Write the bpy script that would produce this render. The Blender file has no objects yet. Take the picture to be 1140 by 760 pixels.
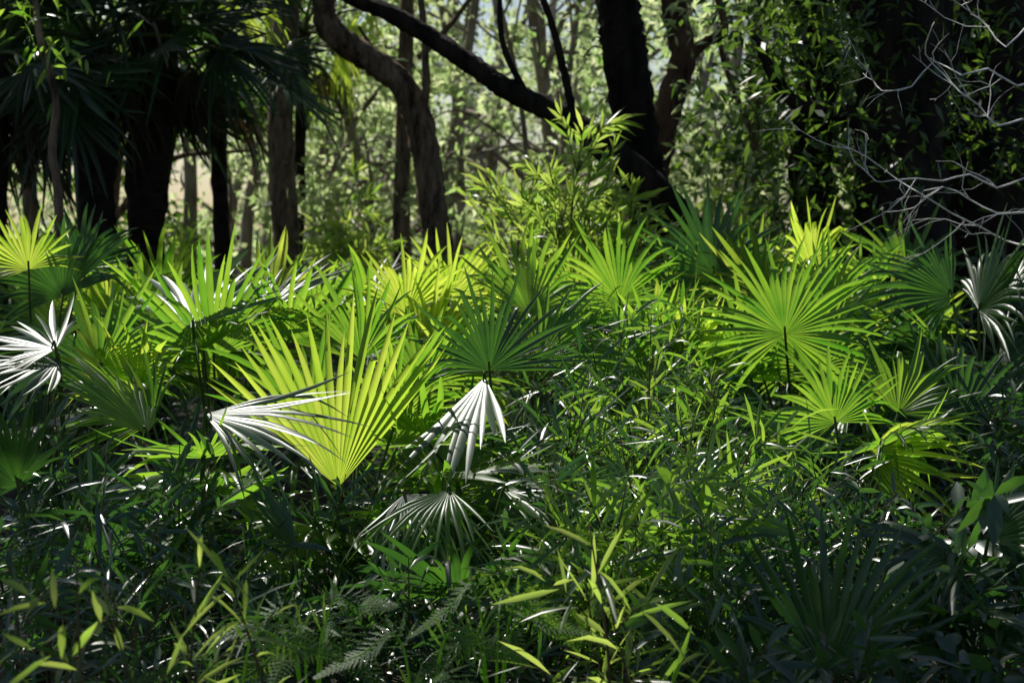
import bpy, math, numpy as np
from mathutils import Vector
rng=np.random.default_rng(11)
SC=bpy.context.scene; C=SC.collection
F=1900.0; CAMZ=1.6; PITCH=math.atan(130/1900)
cp,sp=math.cos(PITCH),math.sin(PITCH)
def A3(*a): return np.array(a,float)
def P(px,py,Y):
    c=(px-570)/F; d=(380-py)/F
    t=Y/(cp+d*sp)
    return A3(c*t,Y,CAMZ+(-sp+d*cp)*t)
def nz(v): return v/(np.linalg.norm(v,axis=-1,keepdims=True)+1e-9)
def reseed(*a):
    global rng
    rng=np.random.default_rng(abs(int(sum((i+1)*7919*x for i,x in enumerate(a))))+3)
R=math.radians
SUN_EL=R(46); SUN_AZ=R(-28)
S=A3(math.sin(SUN_AZ)*math.cos(SUN_EL),math.cos(SUN_AZ)*math.cos(SUN_EL),math.sin(SUN_EL))

# ---------------------------------------------------------------- materials
def newmat(name):
    m=bpy.data.materials.new(name); m.use_nodes=True
    nt=m.node_tree; nt.nodes.clear()
    return m,nt,nt.nodes,nt.links
def leafmat(name,ca,cb,ta,tb,rough=.4,spec=.5,tf=.5):
    m,nt,N,L=newmat(name)
    g=N.new('ShaderNodeNewGeometry')
    tc=N.new('ShaderNodeTexCoord'); no=N.new('ShaderNodeTexNoise'); no.inputs['Scale'].default_value=7
    L.new(tc.outputs['Object'],no.inputs['Vector'])
    ad=N.new('ShaderNodeMath'); ad.operation='MULTIPLY_ADD'; ad.inputs[1].default_value=.6
    L.new(g.outputs['Random Per Island'],ad.inputs[0])
    m2=N.new('ShaderNodeMath'); m2.operation='MULTIPLY_ADD'; m2.inputs[1].default_value=1.0; m2.inputs[2].default_value=-.3
    L.new(no.outputs['Fac'],m2.inputs[0]); L.new(m2.outputs[0],ad.inputs[2])
    def mixc(a,b):
        x=N.new('ShaderNodeMix'); x.data_type='RGBA'
        x.inputs['A'].default_value=(*a,1); x.inputs['B'].default_value=(*b,1)
        L.new(ad.outputs[0],x.inputs['Factor']); return x.outputs['Result']
    pb=N.new('ShaderNodeBsdfPrincipled'); pb.inputs['Roughness'].default_value=rough
    pb.inputs['Specular IOR Level'].default_value=spec
    L.new(mixc(ca,cb),pb.inputs['Base Color'])
    tr=N.new('ShaderNodeBsdfTranslucent'); L.new(mixc(ta,tb),tr.inputs['Color'])
    mx=N.new('ShaderNodeMixShader'); mx.inputs[0].default_value=tf
    L.new(pb.outputs[0],mx.inputs[1]); L.new(tr.outputs[0],mx.inputs[2])
    o=N.new('ShaderNodeOutputMaterial'); L.new(mx.outputs[0],o.inputs[0]); return m
def barkmat(name,a,b,scale=6,rough=.9,bump=.5,stretch=.25):
    m,nt,N,L=newmat(name)
    tc=N.new('ShaderNodeTexCoord'); mp=N.new('ShaderNodeMapping'); mp.inputs['Scale'].default_value=(1,1,stretch)
    L.new(tc.outputs['Object'],mp.inputs[0])
    no=N.new('ShaderNodeTexNoise'); no.inputs['Scale'].default_value=scale; no.inputs['Detail'].default_value=8; no.inputs['Roughness'].default_value=.7
    L.new(mp.outputs[0],no.inputs['Vector'])
    cr=N.new('ShaderNodeValToRGB'); cr.color_ramp.elements[0].position=.38; cr.color_ramp.elements[1].position=.64
    cr.color_ramp.elements[0].color=(*a,1); cr.color_ramp.elements[1].color=(*b,1)
    L.new(no.outputs['Fac'],cr.inputs[0])
    bp=N.new('ShaderNodeBump'); bp.inputs['Strength'].default_value=bump; bp.inputs['Distance'].default_value=.05
    L.new(no.outputs['Fac'],bp.inputs['Height'])
    pb=N.new('ShaderNodeBsdfPrincipled'); pb.inputs['Roughness'].default_value=rough; pb.inputs['Specular IOR Level'].default_value=.2
    L.new(cr.outputs[0],pb.inputs['Base Color']); L.new(bp.outputs[0],pb.inputs['Normal'])
    o=N.new('ShaderNodeOutputMaterial'); L.new(pb.outputs[0],o.inputs[0]); return m
M={}
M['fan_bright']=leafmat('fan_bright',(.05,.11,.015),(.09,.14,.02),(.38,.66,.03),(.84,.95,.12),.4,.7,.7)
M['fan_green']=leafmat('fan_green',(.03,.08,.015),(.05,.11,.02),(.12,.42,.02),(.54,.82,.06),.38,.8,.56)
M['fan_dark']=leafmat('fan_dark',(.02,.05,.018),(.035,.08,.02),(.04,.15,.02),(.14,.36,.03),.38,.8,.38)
M['fan_shade']=leafmat('fan_shade',(.015,.035,.014),(.025,.055,.018),(.03,.08,.015),(.08,.2,.03),.36,.8,.3)  # fan leaf with shade put into its colour and translucency
M['fan_dead']=leafmat('fan_dead',(.03,.022,.012),(.09,.065,.035),(.05,.035,.015),(.12,.08,.03),.7,.2,.25)
M['fan_glossy']=leafmat('fan_glossy',(.05,.1,.04),(.08,.13,.06),(.12,.34,.03),(.3,.5,.06),.43,.9,.25)
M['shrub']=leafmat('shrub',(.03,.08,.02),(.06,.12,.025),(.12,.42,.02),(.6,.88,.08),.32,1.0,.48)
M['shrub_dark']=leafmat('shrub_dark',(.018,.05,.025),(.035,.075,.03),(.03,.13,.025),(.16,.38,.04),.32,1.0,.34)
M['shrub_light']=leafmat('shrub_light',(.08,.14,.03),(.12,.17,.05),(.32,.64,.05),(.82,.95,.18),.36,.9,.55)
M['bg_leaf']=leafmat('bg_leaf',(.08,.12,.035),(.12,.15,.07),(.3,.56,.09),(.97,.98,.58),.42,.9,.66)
M['bg_shaded']=leafmat('bg_shaded',(.02,.045,.012),(.04,.075,.02),(.04,.13,.015),(.34,.56,.05),.42,.7,.42)  # background leaf darkened so its colour carries the shade
M['fern']=leafmat('fern',(.05,.12,.025),(.08,.14,.035),(.22,.52,.04),(.5,.78,.1),.55,.25,.5)
M['litter']=leafmat('litter',(.04,.025,.015),(.1,.065,.035),(.06,.04,.01),(.1,.07,.02),.6,.3,.2)
M['bark_black']=barkmat('bark_black',(.005,.004,.003),(.045,.032,.024),9,bump=1.0)
M['bark_brown']=barkmat('bark_brown',(.05,.032,.022),(.4,.28,.19),11,bump=1.0)
M['bark_red']=barkmat('bark_red',(.04,.022,.014),(.24,.13,.08),9,bump=.8)
M['bark_pale']=barkmat('bark_pale',(.16,.12,.09),(.5,.42,.34),5,stretch=.3)
M['palm_bark']=barkmat('palm_bark',(.008,.006,.005),(.05,.035,.026),9,stretch=1.8,bump=.9)
M['twig_pale']=barkmat('twig_pale',(.6,.58,.55),(.84,.82,.78),20)
M['stem']=barkmat('stem',(.07,.06,.02),(.16,.14,.05),20)
M['stalk']=barkmat('stalk',(.05,.085,.02),(.1,.14,.03),20,rough=.45,bump=.1)
M['soil']=barkmat('soil',(.008,.006,.004),(.035,.025,.016),3,stretch=1)

# ---------------------------------------------------------------- mesh helpers
class MB:
    def __init__(s): s.v=[];s.f=[];s.n=0
    def add(s,V,*Fs):
        V=np.asarray(V,float).reshape(-1,3)
        for f in Fs: s.f.append(np.asarray(f,int)+s.n)
        s.v.append(V); s.n+=len(V)
    def build(s,name,mat,parent=None,smooth=False):
        V=np.concatenate(s.v); o=parent; org=np.zeros(3)
        while o is not None: org+=np.array(o.location); o=o.parent
        V=V-org
        me=bpy.data.meshes.new(name); me.vertices.add(len(V)); me.vertices.foreach_set('co',V.ravel())
        loops=np.concatenate([f.ravel() for f in s.f]); cnt=np.concatenate([np.full(len(f),f.shape[1]) for f in s.f])
        st=np.concatenate([[0],np.cumsum(cnt)[:-1]])
        me.loops.add(len(loops)); me.loops.foreach_set('vertex_index',loops.astype(np.int32))
        me.polygons.add(len(cnt)); me.polygons.foreach_set('loop_start',st.astype(np.int32))
        if smooth: me.polygons.foreach_set('use_smooth',np.ones(len(cnt),bool))
        me.update(calc_edges=True); me.materials.append(mat)
        ob=bpy.data.objects.new(name,me); C.objects.link(ob); ob.parent=parent
        return ob
def thing(name,label,cat,loc,group=None):
    o=bpy.data.objects.new(name,None); o.empty_display_size=.1; C.objects.link(o)
    o.location=[float(q) for q in loc]; o['label']=label; o['category']=cat
    if group: o['group']=group
    return o
def spline(pts,res=6):
    p=np.asarray(pts,float); n=len(p)
    if n<3:
        t=np.linspace(0,1,res+1)[:,None]; return p[0]*(1-t)+p[-1]*t
    q=np.vstack([2*p[0]-p[1],p,2*p[-1]-p[-2]]); out=[]
    for i in range(n-1):
        a,b,c,d=q[i:i+4]
        for t in np.arange(res)/res:
            out.append(.5*(2*b+(c-a)*t+(2*a-5*b+4*c-d)*t*t+(3*b-a-3*c+d)*t**3))
    out.append(p[-1]); return np.array(out)
def tube(mb,pts,n=8,res=5,wob=0.0):
    q=spline(pts,res); X=q[:,:3]; r=np.abs(q[:,3])
    T=nz(np.gradient(X,axis=0)); ref=A3(.13,.97,.21) if abs(T[:,1]).mean()<.75 else A3(.9,.1,.4)
    a=nz(np.cross(T,ref)); b=np.cross(T,a)
    th=np.arange(n)*2*math.pi/n
    rr=r[:,None]*(1+wob*rng.normal(size=(len(q),n)))
    V=X[:,None,:]+rr[:,:,None]*(np.cos(th)[None,:,None]*a[:,None,:]+np.sin(th)[None,:,None]*b[:,None,:])
    m=len(q); i=np.arange(m-1)[:,None]; k=np.arange(n)[None,:]; k2=(k+1)%n
    f=np.stack([i*n+k,i*n+k2,(i+1)*n+k2,(i+1)*n+k],-1).reshape(-1,4)
    mb.add(V.reshape(-1,3),f,(np.arange(n)+(m-1)*n)[None,:])
    return q
def leaves(mb,B,D,N,Ln,W,bend=0.15,full=True,fold=.18):
    B=np.atleast_2d(B); D=nz(np.atleast_2d(D)); m=len(B)
    if m==0: return
    N=np.atleast_2d(N); N=nz(N-D*(N*D).sum(1,keepdims=True)); Sd=np.cross(D,N)
    Ln=np.broadcast_to(Ln,(m,)).reshape(m,1); W=np.broadcast_to(W,(m,)).reshape(m,1); bend=np.broadcast_to(bend,(m,)).reshape(m,1)
    Z=A3(0,0,1)
    def pos(t): return B+D*Ln*t-Z*Ln*bend*t*t
    if full:
        vs=[pos(0)]
        for t,w in ((.28,.85),(.62,.9)):
            p=pos(t); vs+=[p-Sd*W*.5*w+N*W*fold*w,p,p+Sd*W*.5*w+N*W*fold*w]
        vs.append(pos(1.))
        V=np.stack(vs,1).reshape(-1,3); o=(np.arange(m)*8)[:,None]
        tri=np.concatenate([o+np.array(x)[None] for x in ((0,2,1),(0,3,2),(4,5,7),(5,6,7))])
        qd=np.concatenate([o+np.array(x)[None] for x in ((1,2,5,4),(2,3,6,5))])
        mb.add(V,tri,qd)
    else:
        p=pos(.45); V=np.stack([B,p-Sd*W*.5,pos(1.),p+Sd*W*.5],1).reshape(-1,3)
        mb.add(V,(np.arange(m)*4)[:,None]+np.arange(4)[None])
def rdir(n): return nz(rng.normal(size=(n,3)))

# ---------------------------------------------------------------- fan leaves
def fan(mb,O,u,face,Rr,A,nseg,fuse=.46,droop=.1,cone=.06,pleat=.4,sidefall=.2,jit=.055,wild=.24,roll=.22,lj=.09):
    u=nz(u); n=nz(face-u*np.dot(face,u)); v=np.cross(u,n); nseg=int(nseg*1.08)
    da=2*A/nseg; ts=np.array([.02,.18,fuse*.7,fuse,fuse+.2*(1-fuse),fuse+.5*(1-fuse),fuse+.78*(1-fuse),1.])
    for k in range(nseg):
        a0=-A+(k+.5)*da; L=Rr*(1-sidefall*(a0/A)**2)*(1+lj*rng.normal())
        ja=jit*rng.normal(); jn=.07*rng.normal(); dr=droop*(1+.6*rng.normal()); ro=roll*rng.normal(); tipd=0
        if rng.random()<wild: dr+=rng.uniform(.1,.3); ja*=2; tipd=rng.uniform(.1,.3)
        V=[]
        for t in ts:
            out=max(0,(t-fuse)/(1-fuse)); a=a0+ja*out; r=t*L
            d=math.cos(a)*u+math.sin(a)*v; s=-math.sin(a)*u+math.cos(a)*v
            hw=(r if t<=fuse else fuse*L)*math.tan(da/2)*.99
            if out>0: hw*=1-.2*out-.76*out**3
            mid=O+d*r*(1-.25*tipd*max(0,out-.5))+n*(cone*r*(1+.6*math.cos(a))+jn*out*r)+A3(0,0,-1)*Rr*(dr*max(0,(t-.3)/.7)**2+tipd*max(0,out-.5)*2*.6)
            rl=n*hw*ro*2*min(1,t/fuse)
            V+=[mid+s*hw-n*hw*pleat*2+rl,mid,mid-s*hw-n*hw*pleat*2-rl]
        i=np.arange(len(ts)-1)[:,None]*3
        mb.add(V,np.concatenate([i+np.array([[0,1,4,3]]),i+np.array([[1,2,5,4]])]))
def udir(th,tau):
    th=R(th); tau=R(tau); return A3(math.sin(th)*math.cos(tau),math.sin(tau),math.cos(th)*math.cos(tau))
CAMF=A3(0,-1,.15); GL='glint'
def frond(root,base,hub,u,face,Rr,A,nseg,mat,r=.0055,**kw):
    st=MB(); mid=(base+hub)/2+A3(0,0,.12*np.linalg.norm(hub-base))*.6
    tip=hub+nz(u)*Rr*.05
    tube(st,[(*base,r*1.6),(*mid,r*1.2),(*hub,r),(*tip,r*.5)],6,4)
    so=st.build('leaf_stalk',M['stalk'],root,True)
    b=MB(); fan(b,hub,u,face,Rr,A,nseg,**kw)
    b.build('fan_blade',mat,so)
def palm(label,bpx,bY,heroes,nrand=3,Rr=.42,hmax=.8,mat='fan_green',group=None):
    x=(bpx-570)/F*bY; base=A3(x,bY,0)
    root=thing('fan_palm',label,'palm',base,group); reseed(bpx,bY*10)
    st=MB(); tube(st,[(x,bY,-.03,.05),(x,bY,.08,.055),(x,bY,.2,.03)],8,3,.06); st.build('stem_base',M['palm_bark'],root,True)
    b0=base+A3(0,0,.15)
    for h in heroes:
        px,py,Y,th,tau,Rpx,Ad,ns,mt,face,kw=h
        reseed(px,py,Y)
        hub=P(px,py,Y); u=udir(th,tau); kw=dict(kw)
        if isinstance(face,str):
            hv=nz(S+nz(A3(0,0,CAMZ)-hub)); hv=nz(hv+.06*rng.normal(size=3)); u=nz(u-hv*np.dot(u,hv)); face=hv
            kw.update(pleat=.17,cone=.02,droop=kw.get('droop',.06),wild=.1,roll=.24)
        elif 'fix' not in kw:
            face=face+A3(.28,.15,.25)*rng.normal(size=3); u=u+.15*rng.normal(size=3); Rpx*=1.14
            kw.setdefault('cone',rng.uniform(.0,.16))
        kw.pop('fix',None)
        frond(root,b0,hub,u,face,Rpx/F*Y,R(Ad),ns,M[mt],**kw)
    reseed(bpx,bY*10,5)
    for i in range(nrand):
        az=rng.uniform(0,2*math.pi); h=hmax*rng.uniform(.5,1.1); o=rng.uniform(.15,.5)
        d=A3(math.cos(az),math.sin(az),0); hub=base+d*o+A3(0,0,h)
        el=rng.uniform(-.2,1.0); u=d*math.cos(el)+A3(0,0,math.sin(el)); face=A3(0,0,1)-d*.4+.3*rng.normal(size=3)
        frond(root,b0,hub,u,face,Rr*rng.uniform(.8,1.25),R(rng.uniform(65,130)),int(rng.integers(22,34)),M[mat],droop=rng.uniform(.1,.35),cone=rng.uniform(0,.18),fuse=rng.uniform(.36,.5))

# ---------------------------------------------------------------- ground
g=MB(); n=60
xs=np.concatenate([np.linspace(-400,-12,8),np.linspace(-10,10,40),np.linspace(12,400,8)]); ys=np.concatenate([np.linspace(-60,-2,5),np.linspace(0,30,50),np.linspace(34,500,10)])
X,Y=np.meshgrid(xs,ys); Zg=.03*np.sin(X*1.3)*np.cos(Y*1.1)+.02*rng.normal(size=X.shape)-.03
Zg=np.where(np.abs(X)>11,-.03,Zg)
V=np.stack([X,Y,Zg],-1).reshape(-1,3); w=len(xs)
i,j=np.meshgrid(np.arange(len(ys)-1),np.arange(w-1),indexing='ij')
f=np.stack([i*w+j,i*w+j+1,(i+1)*w+j+1,(i+1)*w+j],-1).reshape(-1,4)
g.add(V,f); go=g.build('ground',M['soil'],None,True); go['kind']='structure'; go['label']='dark forest floor of bare soil under the undergrowth'; go['category']='ground'
lt=MB(); m=6000
B=np.stack([rng.uniform(-8,8,m),rng.uniform(3,15,m),rng.uniform(.02,.05,m)],1); D=rdir(m); D[:,2]*=.25
leaves(lt,B,D,np.tile(A3(0,0,1),(m,1))+.3*rdir(m),rng.uniform(.06,.14,m),rng.uniform(.015,.03,m),0,False)
o=lt.build('leaf_litter',M['litter']); o['kind']='stuff'; o['label']='brown fallen leaves scattered over the dark forest floor'; o['category']='leaf litter'
uc=MB(); m=10000
yy=4.5+24*rng.random(m)**1.3; xx=rng.uniform(-1,1,m)*(.33*yy+.6)
hz=rng.beta(1.2,2.4,m)*np.clip(.2+.07*(yy-4),.15,1.1)
D=rdir(m); D[:,2]=D[:,2]*.5+.1
leaves(uc,np.stack([xx,yy,hz],1),D,rdir(m)*.8+A3(-.1,-.45,.85),rng.uniform(.1,.26,m)*np.clip(yy/9,1,2),rng.uniform(.008,.03,m)*np.clip(yy/9,1,2),rng.uniform(.1,.5,m),True)
o=uc.build('undergrowth',M['shrub_dark']); o['kind']='stuff'; o['label']='low undergrowth of narrow dark leaves filling the forest floor'; o['category']='undergrowth'

# ---------------------------------------------------------------- gaps cut in the added canopy to let sun onto chosen spots
LIT=[(350,430,6.2,.65),(285,490,6,.5),(545,350,7,.4),(520,470,6.3,.5),(235,340,7.4,.55),(450,320,9,.55),(875,370,7.8,.6),(1000,360,9,.45),
     (660,230,10,1.2),(800,450,6.2,.55),(650,640,4.2,.3),(150,420,7.2,.3),(40,380,6.3,.5),(980,500,6.6,.3),(720,400,7,.6),(500,550,5.6,.35),(340,650,4.5,.35),
     (230,620,3.9,.2),(700,320,8.5,.55),(120,340,8.5,.3),(40,280,8,.25),(880,540,5.5,.25),(1010,180,8,.9),(1080,100,8,.9),(540,640,4.6,.3),(1100,560,5,.25),(560,290,10,.6),(660,520,5.4,.4),
     (470,170,14,.8),(420,60,14,.7),(560,100,11.6,.4),(260,700,4.2,.2),(100,650,3.5,.2),(330,60,19,1.2),(120,540,4.8,.2),(760,600,4.8,.2),(430,620,5.2,.25),(1060,540,5.5,.25),
     (900,100,10.6,.5),(1060,60,11.5,.4),(960,220,10.6,.4),(250,40,14.5,.6)]
LITP=[(P(a,b,c),r) for a,b,c,r in LIT]
def keep(Cn):
    k=np.ones(len(Cn),bool)
    for T,r in LITP:
        d=Cn-T; t=(d@S); dist=np.linalg.norm(d-t[:,None]*S,axis=1); k&=~((dist<r)&(t>0))
    return k
def clumps(mb,cs,nl,rad,L,W,full=False,cut=True,bend=.2,down=.3,nb=(0,0,.8)):
    B=np.repeat(cs,nl,0)+rng.normal(size=(len(cs)*nl,3))*rad*A3(1,1,.7)
    if cut: B=B[keep(B)]
    m=len(B); D=rdir(m); D[:,2]-=down
    leaves(mb,B,D,rdir(m)+A3(*nb),L*rng.uniform(.6,1.3,m),W*rng.uniform(.7,1.3,m),bend,full)

# ---------------------------------------------------------------- near trees
def tree(label,trunk,limbs,bark,crown_at,crown_mat='bg_shaded',nl=70,rad=.42,L=.2,W=.09,name='forest_tree',low=None,low_mat='bg_shaded'):
    base=trunk[0]; root=thing(name,label,'tree',(base[0],base[1],0)); reseed(base[0]*100,base[1]*100)
    t=MB(); tube(t,[A3(*trunk[0][:2],-.1,trunk[0][3]*1.15)]+[np.array(q) for q in trunk],20,10,.075); t.build('trunk',M[bark],root,True)
    for l in limbs:
        b=MB(); tube(b,l,9,7,.1); b.build('limb',M[bark],root,True)
    c=MB(); clumps(c,np.asarray(crown_at),nl,rad,L,W); c.build('crown',M[crown_mat],root)  # out-of-view leaves, left open where sun should pass
    if low is not None:
        c=MB(); clumps(c,np.asarray(low),70,.2,.11,.032,cut=False,down=0); c.build('lower_foliage',M[low_mat],root)
    return root
def pr(px,py,Y,wpx): return (*P(px,py,Y),wpx/2/F*Y)
def ground(px,Y,wpx): return ((px-570)/F*Y,Y,0,wpx/2/F*Y)
reseed(77)
m=560  # unseen leaf clumps added overhead to dapple and shade the understory
cz=rng.uniform(5.5,10.5,m); gx=rng.uniform(-5.2,5.2,m); gy=np.where(rng.random(m)<.35,rng.uniform(1.5,5.6,m),rng.uniform(1.5,13,m)); gx=np.where(gy<6,gx*.55,gx)
tt=(cz-.8)/S[2]; SHADE_CLUMPS=np.stack([gx+S[0]*tt,gy+S[1]*tt,cz],1)
m=150  # more unseen clumps, added to darken the right and left sides
tx=np.where(rng.random(m)<.6,rng.uniform(1.6,4.2,m),rng.uniform(-5,-2.3,m)); ty=rng.uniform(9.5,15,m); tz=rng.uniform(1.5,3.2,m); cz=rng.uniform(6,11,m); tt=(cz-tz)/S[2]
SHADE_CLUMPS=np.vstack([SHADE_CLUMPS,np.stack([tx+S[0]*tt,ty+S[1]*tt,cz],1)])
own=[A3(-.7,14),A3(1.0,12),A3(2.6,11),A3(3.4,12),A3(-3.6,17)]
idx=np.argmin(np.stack([np.linalg.norm(SHADE_CLUMPS[:,:2]-q,axis=1) for q in own]),0)
def top_limbs(p,n=4):
    out=[]
    for i in range(n):
        az=i*2*math.pi/n+rng.uniform(0,1); d=A3(math.cos(az),math.sin(az),0); e=p+d*2.6+A3(0,0,rng.uniform(1,2.6)); mm=p+d*1.2+A3(0,0,.9)
        out.append([(*p,.08),(*mm,.06),(*e,.02)])
    return out
T1=[ground(492,14,40),pr(489,290,14,34),pr(482,235,14,31),pr(470,150,14,30),pr(448,95,14,29),pr(405,62,14,29),pr(372,38,14,28),pr(360,8,14,25),pr(368,-40,14,23),pr(385,-160,14,22),pr(380,-420,14,18)]
tree('curved brown tree trunk bending left then up, left of the long slanting limb',T1,top_limbs(P(380,-420,14),4)+[[pr(466,140,14,10),pr(474,100,13.9,9),pr(472,40,13.8,8),pr(462,-60,13.8,5)]],'bark_brown',SHADE_CLUMPS[idx==0])
T2=[ground(742,12.4,60),pr(734,300,12.4,54),pr(724,235,12.4,52),pr(712,180,12.4,50),pr(703,110,12.4,48),pr(694,50,12.4,49),pr(688,0,12.4,47),pr(690,-120,12.4,44),pr(700,-520,12.4,26)]
tree('large black upright tree trunk crossed by the long slanting limb',T2,top_limbs(P(700,-500,12.4),4),'bark_black',SHADE_CLUMPS[idx==1],low=[P(x,y,12.8+.2*rng.normal()) for x,y in ((790,150),(800,100),(820,190),(640,40),(800,230),(770,10))],low_mat='bg_leaf')
TL=[ground(835,11.8,58),pr(805,315,11.7,48),pr(768,262,11.6,42),pr(715,200,11.5,36),pr(650,146,11.5,29),pr(610,122,11.5,25),pr(562,98,11.5,23),pr(525,72,11.6,22),pr(480,42,11.7,20),pr(432,14,11.8,19),pr(385,-6,12,17),pr(330,-40,12,14),pr(260,-120,12,8)]
tree('dark leaning tree whose long limb slants up to the left across the picture',TL,[[pr(640,140,11.5,10),pr(630,90,11.5,9),pr(615,30,11.5,8),pr(590,-40,11.5,6)],[pr(592,114,11.5,8),pr(560,50,11.5,7),pr(556,-30,11.5,5)]],'bark_black',[P(rng.uniform(180,330),rng.uniform(-260,-90),12+rng.normal()*.5) for _ in range(10)])
T2b=[ground(722,13.6,38),pr(724,270,13.6,32),pr(730,190,13.6,30),pr(744,120,13.6,30),pr(760,66,13.6,29),pr(751,10,13.6,27),pr(740,-120,13.6,26),pr(745,-420,13.6,16)]
tree('reddish brown leaning trunk just behind and right of the large black trunk',T2b,[[pr(760,70,13.6,14),pr(785,48,13.6,12),pr(806,35,13.5,10),pr(800,0,13.5,8),pr(785,-40,13.5,6)]]+top_limbs(P(745,-400,13.6),3),'bark_red',[P(rng.uniform(690,830),rng.uniform(-600,-300),13.5+rng.normal()*.8) for _ in range(14)])
T3=[ground(1010,11,118),pr(1006,290,11,104),pr(1000,150,11,98),pr(1012,0,11,92),pr(1000,-500,11,50)]
lowT3=[P(rng.uniform(840,1080),rng.uniform(-10,260),rng.uniform(10.0,12.0)) for _ in range(34)]
tree('thick black tree trunk behind the bare pale twigs on the right',T3,[[pr(1000,60,11,26),pr(960,20,11,22),pr(930,-40,11,16)],[pr(1005,170,11,26),pr(950,130,10.9,22),pr(880,110,10.8,16),pr(840,40,10.8,10)],[pr(1005,130,11,30),pr(1050,90,10.9,24),pr(1075,20,10.9,18),pr(1080,-40,10.9,10)]]+top_limbs(P(1000,-480,11),4),'bark_black',SHADE_CLUMPS[idx==2],low=lowT3)
T6=[ground(915,11.6,64),pr(912,280,11.6,52),pr(902,180,11.6,46),pr(912,80,11.6,44),pr(900,0,11.6,42),pr(895,-400,11.6,26)]  # trunk shape added to stand in for a dark shadow mass
tree('slim black trunk added to fill the dark shadow left of the thick black trunk',T6,top_limbs(P(895,-380,11.6),3),'bark_black',[P(rng.uniform(840,960),rng.uniform(-560,-300),12+rng.normal()*.8) for _ in range(14)],low=[P(rng.uniform(850,960),rng.uniform(0,260),rng.uniform(11,12)) for _ in range(16)])
T4=[ground(1110,12,124),pr(1105,290,12,110),pr(1095,120,12,100),pr(1115,0,12,94),pr(1140,-450,12,40)]
lowT4=[P(rng.uniform(1030,1170),rng.uniform(-10,270),rng.uniform(11.0,13)) for _ in range(16)]
tree('dark tree trunk at the right edge, partly hidden by twigs and leaves',T4,top_limbs(P(1140,-430,12),4),'bark_black',SHADE_CLUMPS[idx==3],low=lowT4)
T5=[ground(322,17,34),pr(318,250,17,30),pr(312,120,17,28),pr(325,-100,17,26),pr(320,-420,17,18)]
tree('dark tree trunk standing right of the slim palm trunk',T5,top_limbs(P(320,-400,17),4),'bark_brown',SHADE_CLUMPS[idx==4])

# ---------------------------------------------------------------- tall fan palms on the left
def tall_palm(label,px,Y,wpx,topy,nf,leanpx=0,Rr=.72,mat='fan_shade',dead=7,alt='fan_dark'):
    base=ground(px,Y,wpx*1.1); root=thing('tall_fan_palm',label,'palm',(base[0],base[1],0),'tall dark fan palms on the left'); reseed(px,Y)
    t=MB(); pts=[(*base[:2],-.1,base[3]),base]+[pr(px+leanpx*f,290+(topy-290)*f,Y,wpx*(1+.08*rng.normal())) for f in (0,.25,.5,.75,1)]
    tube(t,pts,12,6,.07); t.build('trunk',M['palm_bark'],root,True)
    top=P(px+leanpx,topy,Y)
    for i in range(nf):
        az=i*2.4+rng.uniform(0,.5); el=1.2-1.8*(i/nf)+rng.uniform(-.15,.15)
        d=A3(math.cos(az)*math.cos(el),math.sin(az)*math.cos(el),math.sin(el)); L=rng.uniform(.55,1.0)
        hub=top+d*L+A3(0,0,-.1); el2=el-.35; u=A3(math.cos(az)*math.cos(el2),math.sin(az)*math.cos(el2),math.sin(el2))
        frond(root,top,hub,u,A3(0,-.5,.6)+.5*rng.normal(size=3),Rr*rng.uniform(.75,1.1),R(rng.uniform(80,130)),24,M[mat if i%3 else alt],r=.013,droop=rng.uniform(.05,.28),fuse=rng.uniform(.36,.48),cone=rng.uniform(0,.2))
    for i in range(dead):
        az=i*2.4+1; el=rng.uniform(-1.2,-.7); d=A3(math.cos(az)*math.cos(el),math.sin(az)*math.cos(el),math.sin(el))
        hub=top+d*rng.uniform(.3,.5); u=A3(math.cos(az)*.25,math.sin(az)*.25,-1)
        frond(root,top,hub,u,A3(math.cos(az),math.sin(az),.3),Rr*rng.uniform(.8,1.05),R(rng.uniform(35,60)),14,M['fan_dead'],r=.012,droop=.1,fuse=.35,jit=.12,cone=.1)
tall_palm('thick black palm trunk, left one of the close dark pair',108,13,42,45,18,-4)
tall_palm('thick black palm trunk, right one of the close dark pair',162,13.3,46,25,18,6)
tall_palm('slim dark palm trunk right of the close pair of black trunks',248,14.5,20,50,15,-10,.62,'fan_shade',5,'fan_bright')  # shaded leaf colour, every third frond in a bright one to look sunlit
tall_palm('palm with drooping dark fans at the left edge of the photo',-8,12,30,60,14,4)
tall_palm('palm with pale sunlit fans left of the curved trunk',330,19,14,35,12,8,.62,'fan_bright',3,'fan_green')

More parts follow.
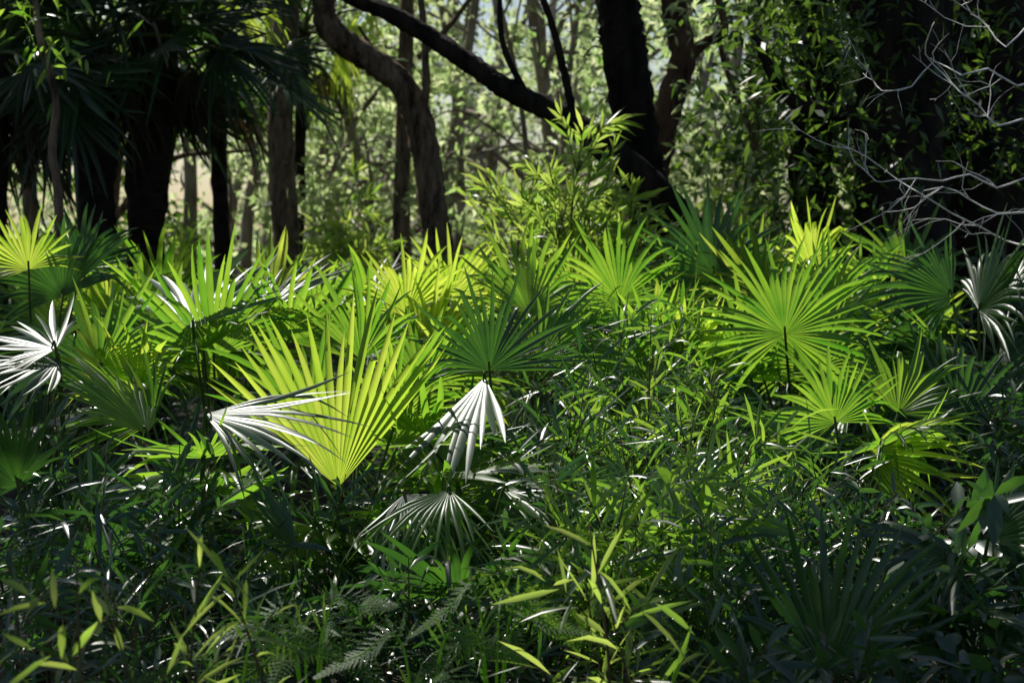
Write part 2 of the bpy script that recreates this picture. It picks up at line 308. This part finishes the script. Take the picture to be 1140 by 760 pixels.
# ---------------------------------------------------------------- background trees
def bgtree(label,px,Y,wpx,bend,mat,ncl=22,zlo=1.3,bark='bark_pale',top=8,spread=1.7,L=.15,W=.07,nl=120,nb=7,name='background_tree',group='background trees beyond the palms'):
    b=ground(px,Y,wpx*1.15); root=thing(name,label,'tree',(b[0],b[1],0),group); reseed(px,Y)
    pts=[(b[0],b[1],-.1,b[3]),b]; x=b[0]
    for i in range(1,6):
        z=top*i/5; pts.append((x+bend*math.sin(i*1.1+px)*.35+bend*.12*i,Y+rng.normal()*.1,z,b[3]*(1-.13*i)))
    t=MB(); q=tube(t,pts,8,4,.06); t.build('trunk',M[bark],root,True)
    cs=[]
    for i in range(nb):
        k=int(len(q)*rng.uniform(.2,.9)); p=q[min(k,len(q)-1)]; az=rng.uniform(0,6.28); ll=rng.uniform(.7,spread)
        e=p[:3]+A3(math.cos(az)*ll,math.sin(az)*ll,rng.uniform(.2,1.4)); mm=(p[:3]+e)/2+A3(0,0,.15)+rng.normal(size=3)*.22
        lm=MB(); tube(lm,[(*p[:3],p[3]*.55),(*mm,p[3]*.4),(*e,p[3]*.18)],5,4); cs.append(e); lm.build('branch',M[bark],root,True)
    cs=np.array(cs); pick=cs[rng.integers(0,len(cs),ncl)]+rng.normal(size=(ncl,3))*A3(.35,.35,.25)
    pick=pick[pick[:,2]<top-.5]
    ex=np.stack([b[0]+rng.normal(size=ncl)*spread*.6,Y+rng.normal(size=ncl)*spread*.6,rng.uniform(zlo,top*.72,ncl)],1)
    c=MB()
    for ctr in np.vstack([pick[:ncl//2],ex]):
        clumps(c,ctr[None],int(nl*rng.uniform(.4,1.7)),rng.uniform(.13,.34),L,W,cut=False,down=0,nb=(.1,-.5,.35))
    c.build('crown',M[mat],root)
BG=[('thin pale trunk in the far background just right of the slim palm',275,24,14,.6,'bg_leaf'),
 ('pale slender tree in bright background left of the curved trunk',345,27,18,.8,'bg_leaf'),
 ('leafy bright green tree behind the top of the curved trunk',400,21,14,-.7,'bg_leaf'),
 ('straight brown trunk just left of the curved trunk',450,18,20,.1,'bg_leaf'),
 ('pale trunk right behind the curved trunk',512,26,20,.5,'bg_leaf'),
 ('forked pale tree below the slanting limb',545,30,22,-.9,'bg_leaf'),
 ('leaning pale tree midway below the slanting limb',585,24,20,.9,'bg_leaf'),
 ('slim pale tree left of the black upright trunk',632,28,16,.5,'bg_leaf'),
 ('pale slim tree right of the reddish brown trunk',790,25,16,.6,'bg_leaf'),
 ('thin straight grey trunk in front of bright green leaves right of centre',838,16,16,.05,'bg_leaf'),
 ('bright leafy tree between the straight grey trunk and the slim added trunk',880,20,16,-.5,'bg_leaf'),
 ('dark leafy tree directly behind the thick black trunk',965,17,22,.4,'bg_shaded'),
 ('dark leafy tree behind the trunk at the right edge',1090,18,22,-.4,'bg_shaded'),
 ('dark leafy tree behind the right frame edge',1180,16,22,-.4,'bg_shaded'),
 ('dark leafy tree behind the close pair of palm trunks',130,19,18,.4,'bg_shaded'),
 ('dark leafy tree behind the palm at the left edge',20,18,18,.4,'bg_shaded'),
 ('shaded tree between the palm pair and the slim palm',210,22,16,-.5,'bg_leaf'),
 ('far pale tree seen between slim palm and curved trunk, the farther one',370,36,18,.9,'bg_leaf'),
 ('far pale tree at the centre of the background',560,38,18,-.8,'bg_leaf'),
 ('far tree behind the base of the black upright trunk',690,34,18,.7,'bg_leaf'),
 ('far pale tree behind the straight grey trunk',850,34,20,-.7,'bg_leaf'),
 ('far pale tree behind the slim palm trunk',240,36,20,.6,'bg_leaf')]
for l,px,Y,w,b,mt in BG: bgtree(l,px,Y,w,b,mt,ncl=(22 if mt=='bg_shaded' and px>900 else 20 if mt=='bg_shaded' else 8 if Y>22 else 11),nb=10,bark='bark_brown' if Y<20 else 'bark_pale')
for px,Y,w,b in ((262,26,10,.8),(300,29,11,.7),(335,21,8,-.8),(362,23,9,.8),(388,25,10,-.9),(425,31,11,.8),(478,23,8,.9),(535,22,9,-1.1),(556,27,9,1.0),(575,20,7,-.8),(610,33,12,.9),(660,23,9,-.8),(770,30,11,.7),(815,22,8,-.9),(905,30,10,.8)):
    bgtree('thin wavering grey tan trunk standing in the bright far background',px,Y,w,b,'bg_leaf',ncl=3,nb=14,spread=1.6,name='slender_tree',group='thin wavering trunks in the bright background',bark='bark_pale')
t=thing('sapling','thin crooked dark sapling left of the palm pair','sapling',((62-570)/F*10,10,0))
mb=MB(); tube(mb,[ground(68,10,12),pr(66,240,10,11),pr(58,170,10,10),pr(62,110,10,9),pr(44,40,10,8),pr(36,-30,10,7)],8,5,.05); mb.build('stem',M['bark_brown'],t,True)
mb=MB(); clumps(mb,np.array([P(40,20,10),P(60,60,10),P(30,-10,10)]),30,.15,.12,.025,True,cut=False); mb.build('foliage',M['shrub'],t)
reseed(5)
df=MB(); m=50000
yy=rng.uniform(36,62,m); xx=rng.uniform(-1,1,m)*(.36*yy); zz=rng.uniform(0,1,m)**1.5*8
nn=np.sin(xx*1.1+2)*np.sin(zz*1.4+yy*.5)+np.sin(xx*.47+zz*.9); k=(nn>.35)|(zz<1.2)
xx,yy,zz=xx[k],yy[k],zz[k]; m=len(xx)
leaves(df,np.stack([xx,yy,zz],1),rdir(m),rdir(m)+A3(.1,-.5,.4),rng.uniform(.2,.42,m),rng.uniform(.1,.2,m),.2,False)
o=df.build('distant_forest',M['bg_leaf']); o['kind']='stuff'; o['label']='bright mass of distant forest leaves closing the background'; o['category']='forest'

# ---------------------------------------------------------------- understory fan palms
k0=dict(droop=.03,fuse=.5,jit=.03,sidefall=.08,fix=1,cone=.05,wild=.05,pleat=.5,roll=.14,lj=.06)
kd=dict(droop=.14); kh=dict(droop=.05); kg=dict(droop=.07,fuse=.45)
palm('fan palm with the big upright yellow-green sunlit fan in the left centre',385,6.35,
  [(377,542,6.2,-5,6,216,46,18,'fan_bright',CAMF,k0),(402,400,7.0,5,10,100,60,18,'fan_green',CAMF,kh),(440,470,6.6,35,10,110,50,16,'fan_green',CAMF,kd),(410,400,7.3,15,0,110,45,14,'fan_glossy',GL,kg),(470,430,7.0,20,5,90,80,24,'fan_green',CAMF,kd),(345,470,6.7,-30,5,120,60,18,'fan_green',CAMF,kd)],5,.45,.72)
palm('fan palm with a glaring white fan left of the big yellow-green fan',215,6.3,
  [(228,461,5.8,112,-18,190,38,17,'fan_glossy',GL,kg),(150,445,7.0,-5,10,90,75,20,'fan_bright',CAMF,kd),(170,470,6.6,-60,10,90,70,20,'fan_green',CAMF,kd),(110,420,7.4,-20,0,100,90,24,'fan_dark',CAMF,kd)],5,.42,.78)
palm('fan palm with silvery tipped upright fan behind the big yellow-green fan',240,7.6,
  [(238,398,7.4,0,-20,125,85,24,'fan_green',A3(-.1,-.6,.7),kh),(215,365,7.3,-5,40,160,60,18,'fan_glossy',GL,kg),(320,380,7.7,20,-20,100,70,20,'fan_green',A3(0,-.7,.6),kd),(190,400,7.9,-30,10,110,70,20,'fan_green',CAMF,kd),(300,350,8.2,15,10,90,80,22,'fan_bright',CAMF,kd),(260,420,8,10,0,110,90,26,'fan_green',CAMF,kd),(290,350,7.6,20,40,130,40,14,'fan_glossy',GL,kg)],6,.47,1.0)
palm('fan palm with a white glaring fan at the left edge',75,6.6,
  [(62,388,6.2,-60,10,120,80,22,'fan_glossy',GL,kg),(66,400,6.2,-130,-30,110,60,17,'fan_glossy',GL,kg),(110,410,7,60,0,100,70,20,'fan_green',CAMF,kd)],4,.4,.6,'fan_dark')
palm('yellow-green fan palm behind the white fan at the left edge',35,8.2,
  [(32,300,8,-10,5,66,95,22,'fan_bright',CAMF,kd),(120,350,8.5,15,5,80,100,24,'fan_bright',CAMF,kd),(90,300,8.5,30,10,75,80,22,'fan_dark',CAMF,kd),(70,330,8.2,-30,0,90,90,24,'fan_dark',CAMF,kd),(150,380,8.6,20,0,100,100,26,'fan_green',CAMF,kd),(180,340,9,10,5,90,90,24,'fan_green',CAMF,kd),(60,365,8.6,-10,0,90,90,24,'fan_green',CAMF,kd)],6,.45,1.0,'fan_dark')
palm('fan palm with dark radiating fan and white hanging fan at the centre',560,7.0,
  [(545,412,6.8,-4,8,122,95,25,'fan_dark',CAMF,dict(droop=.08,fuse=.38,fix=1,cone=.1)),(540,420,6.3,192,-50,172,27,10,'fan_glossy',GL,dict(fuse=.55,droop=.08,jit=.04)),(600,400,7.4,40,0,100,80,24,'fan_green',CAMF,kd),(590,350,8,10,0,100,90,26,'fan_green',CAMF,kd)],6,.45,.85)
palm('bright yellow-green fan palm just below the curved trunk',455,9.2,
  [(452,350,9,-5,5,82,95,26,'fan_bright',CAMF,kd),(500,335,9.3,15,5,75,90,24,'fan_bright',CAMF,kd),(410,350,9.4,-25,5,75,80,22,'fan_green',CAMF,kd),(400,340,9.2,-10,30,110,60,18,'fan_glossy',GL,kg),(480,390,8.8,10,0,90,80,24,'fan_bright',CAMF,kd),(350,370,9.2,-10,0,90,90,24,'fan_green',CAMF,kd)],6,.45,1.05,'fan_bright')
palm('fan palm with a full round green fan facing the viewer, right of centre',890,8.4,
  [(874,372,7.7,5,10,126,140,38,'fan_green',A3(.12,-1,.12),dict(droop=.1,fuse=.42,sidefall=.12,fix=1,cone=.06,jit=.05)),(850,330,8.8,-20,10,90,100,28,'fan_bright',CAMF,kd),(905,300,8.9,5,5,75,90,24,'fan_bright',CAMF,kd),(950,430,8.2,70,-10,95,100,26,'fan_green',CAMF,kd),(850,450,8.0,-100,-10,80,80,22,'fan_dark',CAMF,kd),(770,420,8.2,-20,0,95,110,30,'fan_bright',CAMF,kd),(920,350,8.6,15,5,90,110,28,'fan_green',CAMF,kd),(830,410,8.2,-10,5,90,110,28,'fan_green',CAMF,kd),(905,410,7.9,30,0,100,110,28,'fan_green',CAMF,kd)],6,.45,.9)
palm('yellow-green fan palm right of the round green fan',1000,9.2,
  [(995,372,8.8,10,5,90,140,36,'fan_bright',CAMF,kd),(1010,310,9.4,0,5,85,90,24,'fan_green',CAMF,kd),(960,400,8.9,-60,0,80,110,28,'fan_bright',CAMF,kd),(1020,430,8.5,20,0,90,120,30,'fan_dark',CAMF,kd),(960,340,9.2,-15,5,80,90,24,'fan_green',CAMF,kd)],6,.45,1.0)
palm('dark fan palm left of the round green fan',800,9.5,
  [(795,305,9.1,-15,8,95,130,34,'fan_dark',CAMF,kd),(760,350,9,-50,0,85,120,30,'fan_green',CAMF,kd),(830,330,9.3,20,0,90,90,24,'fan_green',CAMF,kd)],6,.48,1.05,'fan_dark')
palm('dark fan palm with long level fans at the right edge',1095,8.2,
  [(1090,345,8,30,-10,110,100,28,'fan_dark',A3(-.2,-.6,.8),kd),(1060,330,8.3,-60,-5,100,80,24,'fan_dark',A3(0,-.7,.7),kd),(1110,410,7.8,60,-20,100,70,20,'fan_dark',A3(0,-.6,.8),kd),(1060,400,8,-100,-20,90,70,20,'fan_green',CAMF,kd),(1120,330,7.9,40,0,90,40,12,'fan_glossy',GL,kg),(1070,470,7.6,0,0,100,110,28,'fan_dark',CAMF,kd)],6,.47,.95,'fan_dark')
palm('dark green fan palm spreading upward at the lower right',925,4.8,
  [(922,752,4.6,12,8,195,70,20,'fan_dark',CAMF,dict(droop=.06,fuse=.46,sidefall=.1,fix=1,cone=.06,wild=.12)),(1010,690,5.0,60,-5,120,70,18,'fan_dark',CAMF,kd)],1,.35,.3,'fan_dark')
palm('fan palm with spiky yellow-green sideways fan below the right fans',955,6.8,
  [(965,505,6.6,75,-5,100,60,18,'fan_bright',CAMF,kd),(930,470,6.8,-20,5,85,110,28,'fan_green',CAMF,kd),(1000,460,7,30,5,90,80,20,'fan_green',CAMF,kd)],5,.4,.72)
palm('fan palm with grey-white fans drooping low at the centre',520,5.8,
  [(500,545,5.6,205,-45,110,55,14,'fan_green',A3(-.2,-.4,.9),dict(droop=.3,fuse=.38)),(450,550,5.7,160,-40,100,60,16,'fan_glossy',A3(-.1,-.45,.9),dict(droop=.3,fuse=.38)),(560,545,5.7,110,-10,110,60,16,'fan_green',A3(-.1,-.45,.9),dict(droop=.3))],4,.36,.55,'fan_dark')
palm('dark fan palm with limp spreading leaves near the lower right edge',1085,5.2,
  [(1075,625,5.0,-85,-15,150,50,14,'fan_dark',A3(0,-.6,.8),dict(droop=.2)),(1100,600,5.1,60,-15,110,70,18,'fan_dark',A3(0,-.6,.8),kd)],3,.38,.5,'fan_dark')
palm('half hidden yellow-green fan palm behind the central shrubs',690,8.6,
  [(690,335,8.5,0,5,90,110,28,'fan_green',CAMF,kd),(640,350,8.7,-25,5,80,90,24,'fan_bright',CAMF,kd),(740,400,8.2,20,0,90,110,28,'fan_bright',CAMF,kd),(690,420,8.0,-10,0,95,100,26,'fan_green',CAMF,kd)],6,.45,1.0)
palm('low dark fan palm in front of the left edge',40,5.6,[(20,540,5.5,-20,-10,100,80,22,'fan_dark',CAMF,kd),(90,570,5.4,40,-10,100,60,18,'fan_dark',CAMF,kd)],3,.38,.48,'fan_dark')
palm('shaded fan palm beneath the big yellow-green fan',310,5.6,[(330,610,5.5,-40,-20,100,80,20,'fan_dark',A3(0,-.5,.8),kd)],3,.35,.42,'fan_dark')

# ---------------------------------------------------------------- shrubs
GRP='leafy shrubs among the palms'
GLOW={'shrub':.45,'shrub_light':.65,'shrub_dark':.2}
def shrub(label,px,py,Y,mat,nst=5,spread=.3,LL=.16,LW=.017,tw=6,nl=11,name='narrow_leaf_shrub',group=GRP,up=.42,lo=.35):
    top=P(px,py,Y); H=top[2]; bx=(px-570)/F*Y; base=A3(bx,Y,0)
    reseed(px,py,Y*10)
    if Y<7.5: LL*=rng.uniform(.65,1.2); LW*=rng.uniform(.6,1.35)
    root=thing(name,label,'shrub',base,group); st=MB(); lf=MB()
    B=[];D=[];N=[]; gl=GLOW[mat]
    def along(q,t0,n,up):
        T=nz(np.gradient(q[:,:3],axis=0)); ph=rng.uniform(0,6.28)
        for i in range(n):
            s=t0+(1-t0)*(i+rng.uniform(0,.6))/n; k=min(int(s*(len(q)-1)),len(q)-1); tan=T[k]
            a=nz(np.cross(tan,A3(.3,.2,.9))); b=np.cross(tan,a); an=ph+i*2.4
            rd=a*math.cos(an)+b*math.sin(an); uu=up*(.6+.8*s)
            B.append(q[k,:3]); D.append(tan*uu+rd*(1-uu)+rng.normal(size=3)*.15)
            N.append((A3(.2,-1,-.15) if rng.random()<gl else A3(-.15,-.45,.85))+rng.normal(size=3)*.5)
    for i in range(nst):
        if i==0: tip=top
        else:
            az=rng.uniform(0,6.28); r=spread*rng.uniform(.4,1); tip=base+A3(math.cos(az)*r+(top[0]-bx)*.5,math.sin(az)*r,H*rng.uniform(.6,.97))
        mid=(base+tip)/2+rng.normal(size=3)*.06*H*A3(1,1,0); rr=.004+.003*H
        q=tube(st,[(*base,rr),(*mid,rr*.7),(*tip,rr*.25)],5,6)
        along(q,lo+.1,nl,up)
        for j in range(tw):
            s=rng.uniform(lo,.95); p=q[int(s*(len(q)-1)),:3]; az=rng.uniform(0,6.28); l=(.12+.25*H)*(1.1-s)*rng.uniform(.7,1.2)+.08
            e=p+A3(math.cos(az)*l,math.sin(az)*l,l*rng.uniform(.2,.9)*(1 if up<.55 else 1.8))
            q2=tube(st,[(*p,rr*.35),(*((p+e)/2+A3(0,0,.02)),rr*.25),(*e,rr*.12)],4,4)
            along(q2,.2,nl,up+.03)
    m=len(B)
    leaves(lf,np.array(B),np.array(D),np.array(N),LL*rng.uniform(.5,1.3,m),LW*rng.uniform(.7,1.3,m),rng.uniform(0,.5,m),True)
    st.build('stems',M['stem'],root,True); lf.build('foliage',M[mat],root)
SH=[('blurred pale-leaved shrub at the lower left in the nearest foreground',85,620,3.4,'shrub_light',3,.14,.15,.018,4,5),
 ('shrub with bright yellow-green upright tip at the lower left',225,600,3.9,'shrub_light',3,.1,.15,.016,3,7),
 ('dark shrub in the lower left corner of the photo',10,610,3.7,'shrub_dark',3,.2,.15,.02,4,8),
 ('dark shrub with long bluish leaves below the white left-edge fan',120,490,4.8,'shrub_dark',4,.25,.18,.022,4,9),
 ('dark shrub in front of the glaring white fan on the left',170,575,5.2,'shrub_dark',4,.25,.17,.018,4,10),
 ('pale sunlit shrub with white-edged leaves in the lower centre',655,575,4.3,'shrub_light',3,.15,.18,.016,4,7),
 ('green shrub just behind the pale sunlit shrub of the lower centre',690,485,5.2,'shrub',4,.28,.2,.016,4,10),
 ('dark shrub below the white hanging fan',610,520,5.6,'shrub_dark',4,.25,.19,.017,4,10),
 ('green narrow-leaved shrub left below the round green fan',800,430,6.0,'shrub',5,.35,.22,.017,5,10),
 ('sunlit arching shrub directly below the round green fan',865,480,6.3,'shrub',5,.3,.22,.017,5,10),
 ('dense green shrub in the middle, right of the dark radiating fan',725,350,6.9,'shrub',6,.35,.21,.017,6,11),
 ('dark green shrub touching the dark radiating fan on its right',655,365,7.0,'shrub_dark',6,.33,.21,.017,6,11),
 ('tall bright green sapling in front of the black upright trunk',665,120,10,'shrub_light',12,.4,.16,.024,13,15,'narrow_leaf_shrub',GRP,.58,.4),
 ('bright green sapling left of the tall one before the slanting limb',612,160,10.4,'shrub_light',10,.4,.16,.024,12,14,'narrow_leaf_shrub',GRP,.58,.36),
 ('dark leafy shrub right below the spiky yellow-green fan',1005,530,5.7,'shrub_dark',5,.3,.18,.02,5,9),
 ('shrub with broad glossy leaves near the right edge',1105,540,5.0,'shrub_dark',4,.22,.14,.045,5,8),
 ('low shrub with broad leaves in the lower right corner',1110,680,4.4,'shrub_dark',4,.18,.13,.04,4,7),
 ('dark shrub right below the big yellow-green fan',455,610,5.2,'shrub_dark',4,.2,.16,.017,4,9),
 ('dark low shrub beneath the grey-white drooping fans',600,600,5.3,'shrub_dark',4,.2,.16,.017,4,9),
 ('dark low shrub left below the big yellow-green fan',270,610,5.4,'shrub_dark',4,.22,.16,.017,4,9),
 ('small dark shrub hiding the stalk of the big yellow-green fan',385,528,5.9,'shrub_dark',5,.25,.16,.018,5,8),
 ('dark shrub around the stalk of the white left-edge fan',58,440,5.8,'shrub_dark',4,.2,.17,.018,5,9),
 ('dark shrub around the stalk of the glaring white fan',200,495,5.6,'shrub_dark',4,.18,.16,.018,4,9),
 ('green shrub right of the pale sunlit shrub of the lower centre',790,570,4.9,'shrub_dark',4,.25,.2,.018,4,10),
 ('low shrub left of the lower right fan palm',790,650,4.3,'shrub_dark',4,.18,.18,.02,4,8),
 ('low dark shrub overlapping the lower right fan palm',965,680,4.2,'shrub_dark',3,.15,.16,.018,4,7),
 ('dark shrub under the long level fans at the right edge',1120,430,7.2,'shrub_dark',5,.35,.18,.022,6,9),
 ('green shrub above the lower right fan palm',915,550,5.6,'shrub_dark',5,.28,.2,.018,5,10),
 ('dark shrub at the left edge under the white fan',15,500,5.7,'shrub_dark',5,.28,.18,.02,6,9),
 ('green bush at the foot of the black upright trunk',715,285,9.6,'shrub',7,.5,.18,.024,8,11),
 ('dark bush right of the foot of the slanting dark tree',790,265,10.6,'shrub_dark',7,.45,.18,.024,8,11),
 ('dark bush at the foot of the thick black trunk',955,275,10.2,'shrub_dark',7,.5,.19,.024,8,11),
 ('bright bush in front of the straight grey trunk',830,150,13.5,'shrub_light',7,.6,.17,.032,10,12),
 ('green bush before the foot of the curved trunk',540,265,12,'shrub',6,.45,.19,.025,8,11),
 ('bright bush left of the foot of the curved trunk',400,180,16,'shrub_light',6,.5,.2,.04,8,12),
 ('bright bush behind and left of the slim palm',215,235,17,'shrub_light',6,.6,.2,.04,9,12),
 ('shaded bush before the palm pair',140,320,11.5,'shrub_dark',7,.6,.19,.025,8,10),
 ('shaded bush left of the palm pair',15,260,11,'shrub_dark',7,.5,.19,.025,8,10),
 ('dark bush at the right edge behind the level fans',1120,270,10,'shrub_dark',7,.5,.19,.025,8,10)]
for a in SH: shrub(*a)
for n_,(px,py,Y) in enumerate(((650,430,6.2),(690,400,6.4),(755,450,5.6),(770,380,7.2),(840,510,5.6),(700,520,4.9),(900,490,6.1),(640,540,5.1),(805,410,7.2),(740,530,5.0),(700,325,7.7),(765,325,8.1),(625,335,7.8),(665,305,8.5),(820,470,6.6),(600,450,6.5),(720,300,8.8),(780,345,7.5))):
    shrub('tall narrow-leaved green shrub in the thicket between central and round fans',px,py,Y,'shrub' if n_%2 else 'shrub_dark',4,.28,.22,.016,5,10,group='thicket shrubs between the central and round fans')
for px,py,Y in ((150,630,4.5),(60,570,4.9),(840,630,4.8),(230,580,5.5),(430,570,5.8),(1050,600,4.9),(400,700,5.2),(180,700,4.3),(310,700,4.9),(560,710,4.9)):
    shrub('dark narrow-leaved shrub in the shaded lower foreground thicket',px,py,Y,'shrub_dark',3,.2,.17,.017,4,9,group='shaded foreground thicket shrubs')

# ---------------------------------------------------------------- ferns
def fern(label,px,py,Y,n=5,Ls=.25):
    c=P(px,py,Y); base=A3(c[0],Y,0); root=thing('fern',label,'fern',base,'bracken ferns near the front'); reseed(px,py)
    h0=max(.15,c[2]); up0=nz(nz(S+nz(A3(0,0,CAMZ)-c))+A3(.1,-.3,-.1))
    for i in range(n):
        az=math.pi*.95+(i+.5)*math.pi*1.1/n+rng.uniform(-.2,.2); d=A3(math.cos(az),math.sin(az)*.8,0); L=Ls*rng.uniform(.75,1.15)
        up=nz(up0+.22*rng.normal(size=3)); d=nz(d-up*np.dot(d,up))
        p0=base; p1=base+d*.05+A3(0,0,h0*(1-.3*rng.random())); p2=p1+d*L*.5+A3(0,0,L*.05); p3=p1+d*L-A3(0,0,L*.06)
        s=MB(); q=tube(s,[(*p0,.004),(*p1,.003),(*p2,.002),(*p3,.0008)],4,9)
        q=q[9:]; T=nz(np.gradient(q[:,:3],axis=0)); B=[];D=[];Ln=[];W=[]
        for j in range(len(q)):
            t=j/(len(q)-1); pl=L*.36*(1-t)**.85+.01; sd=nz(np.cross(T[j],up))
            for sg in (-1,1):
                pd=nz(sd*sg+T[j]*.6); B.append(q[j,:3]); D.append(pd); Ln.append(pl); W.append(.010*(1-.5*t))
                ps=nz(np.cross(pd,up)); K=max(3,int(pl/.018))
                for kk in range(K):
                    f=(kk+.4)/K; b=q[j,:3]+pd*pl*f; ll=.009*(1-f)+.003
                    for s2 in (-1,1): B.append(b);D.append(ps*s2+pd*.8);Ln.append(ll);W.append(ll*.6)
        leaves(s,np.array(B),np.array(D),np.tile(up,(len(B),1))+.12*rdir(len(B)),np.array(Ln),np.array(W),.03,False)
        s.build('frond',M['fern'],root)
fern('sunlit fern low in the foreground below the big yellow-green fan',345,668,4.5)
fern('fern at the bottom edge left of centre',255,715,4.2,4,.24)
fern('green fern low beneath the drooping grey-white fans',550,650,4.6)
fern('fern at the bottom edge in the centre',470,712,4.3,4,.24)

# ---------------------------------------------------------------- bare pale twigs
bt=thing('bare_shrub','bare shrub of pale leafless twigs at the upper right','shrub',((1190-570)/F*8,8,0)); reseed(21)
mb=MB()
tube(mb,[ground(1190,8,22),pr(1180,300,8,16),pr(1170,200,8,14),pr(1165,80,8,12),pr(1180,-30,8,8)],7,5,.04); mb.build('stem',M['twig_pale'],bt,True)
def twig(mb,pts,w0,depth):
    n=len(pts); q=tube(mb,[(*p,w0*(1-.7*i/(n-1))) for i,p in enumerate(pts)],5 if depth==0 else 4,2 if depth==0 else 1,.05)
    if depth>=2: return
    for k in range((5,2)[depth]):
        j=int(len(q)*rng.uniform(.15,.95)); j=min(j,len(q)-2); p=q[j,:3]; t=nz(q[j+1,:3]-q[j,:3]); L=(.42,.2)[depth]*rng.uniform(.5,1.2)
        d=nz(t*1.3+rng.normal(size=3)*A3(.5,.3,.6)); pp=[p]
        for z in range(4): d=nz(d+.22*rng.normal(size=3)); pp.append(pp[-1]+d*L/4)
        twig(mb,pp,w0*.5,depth+1)
for pts in ([(1172,280),(1120,268),(1060,242),(1000,200),(930,150)],[(1172,190),(1110,205),(1050,190),(990,205),(960,180)],[(1166,100),(1100,75),(1040,72),(990,95),(960,60)],
            [(1166,140),(1110,130),(1070,100),(1030,60),(1040,20)],[(1175,20),(1120,45),(1080,20),(1040,-20)],[(1175,250),(1110,232),(1050,222),(985,240)]):
    pp=[]
    for a,b in zip(pts[:-1],pts[1:]): pp+=[a,((a[0]+b[0])/2,(a[1]+b[1])/2)]
    pp.append(pts[-1])
    mb=MB(); twig(mb,[P(x,y+rng.normal()*6,8+.15*rng.normal()) for x,y in pp],.0058,0); mb.build('branch',M['twig_pale'],bt,True)

# ---------------------------------------------------------------- camera, light, world
cam=bpy.data.cameras.new('camera'); co=bpy.data.objects.new('camera',cam); C.objects.link(co)
co.location=(0,0,CAMZ); co.rotation_euler=(math.pi/2-PITCH,0,0); cam.lens=60; cam.sensor_width=36; cam.clip_end=2000; cam.clip_start=.05
cam.dof.use_dof=True; cam.dof.focus_distance=6.0; cam.dof.aperture_fstop=4
SC.camera=co
sl=bpy.data.lights.new('sun','SUN'); sl.energy=5; sl.angle=R(.5); sl.color=(1,.97,.9)
so=bpy.data.objects.new('sun',sl); C.objects.link(so)
so.rotation_euler=Vector(S).to_track_quat('Z','Y').to_euler(); so.location=(0,0,20)
w=bpy.data.worlds.new('World'); SC.world=w; w.use_nodes=True; nt=w.node_tree; nt.nodes.clear()
sk=nt.nodes.new('ShaderNodeTexSky'); sk.sky_type='NISHITA'; sk.sun_disc=False; sk.sun_elevation=SUN_EL; sk.sun_rotation=SUN_AZ
bg=nt.nodes.new('ShaderNodeBackground'); bg.inputs[1].default_value=.085; ou=nt.nodes.new('ShaderNodeOutputWorld')
nt.links.new(sk.outputs[0],bg.inputs[0]); nt.links.new(bg.outputs[0],ou.inputs[0])
SC.view_settings.view_transform='Standard'; SC.view_settings.look='None'; SC.view_settings.exposure=0
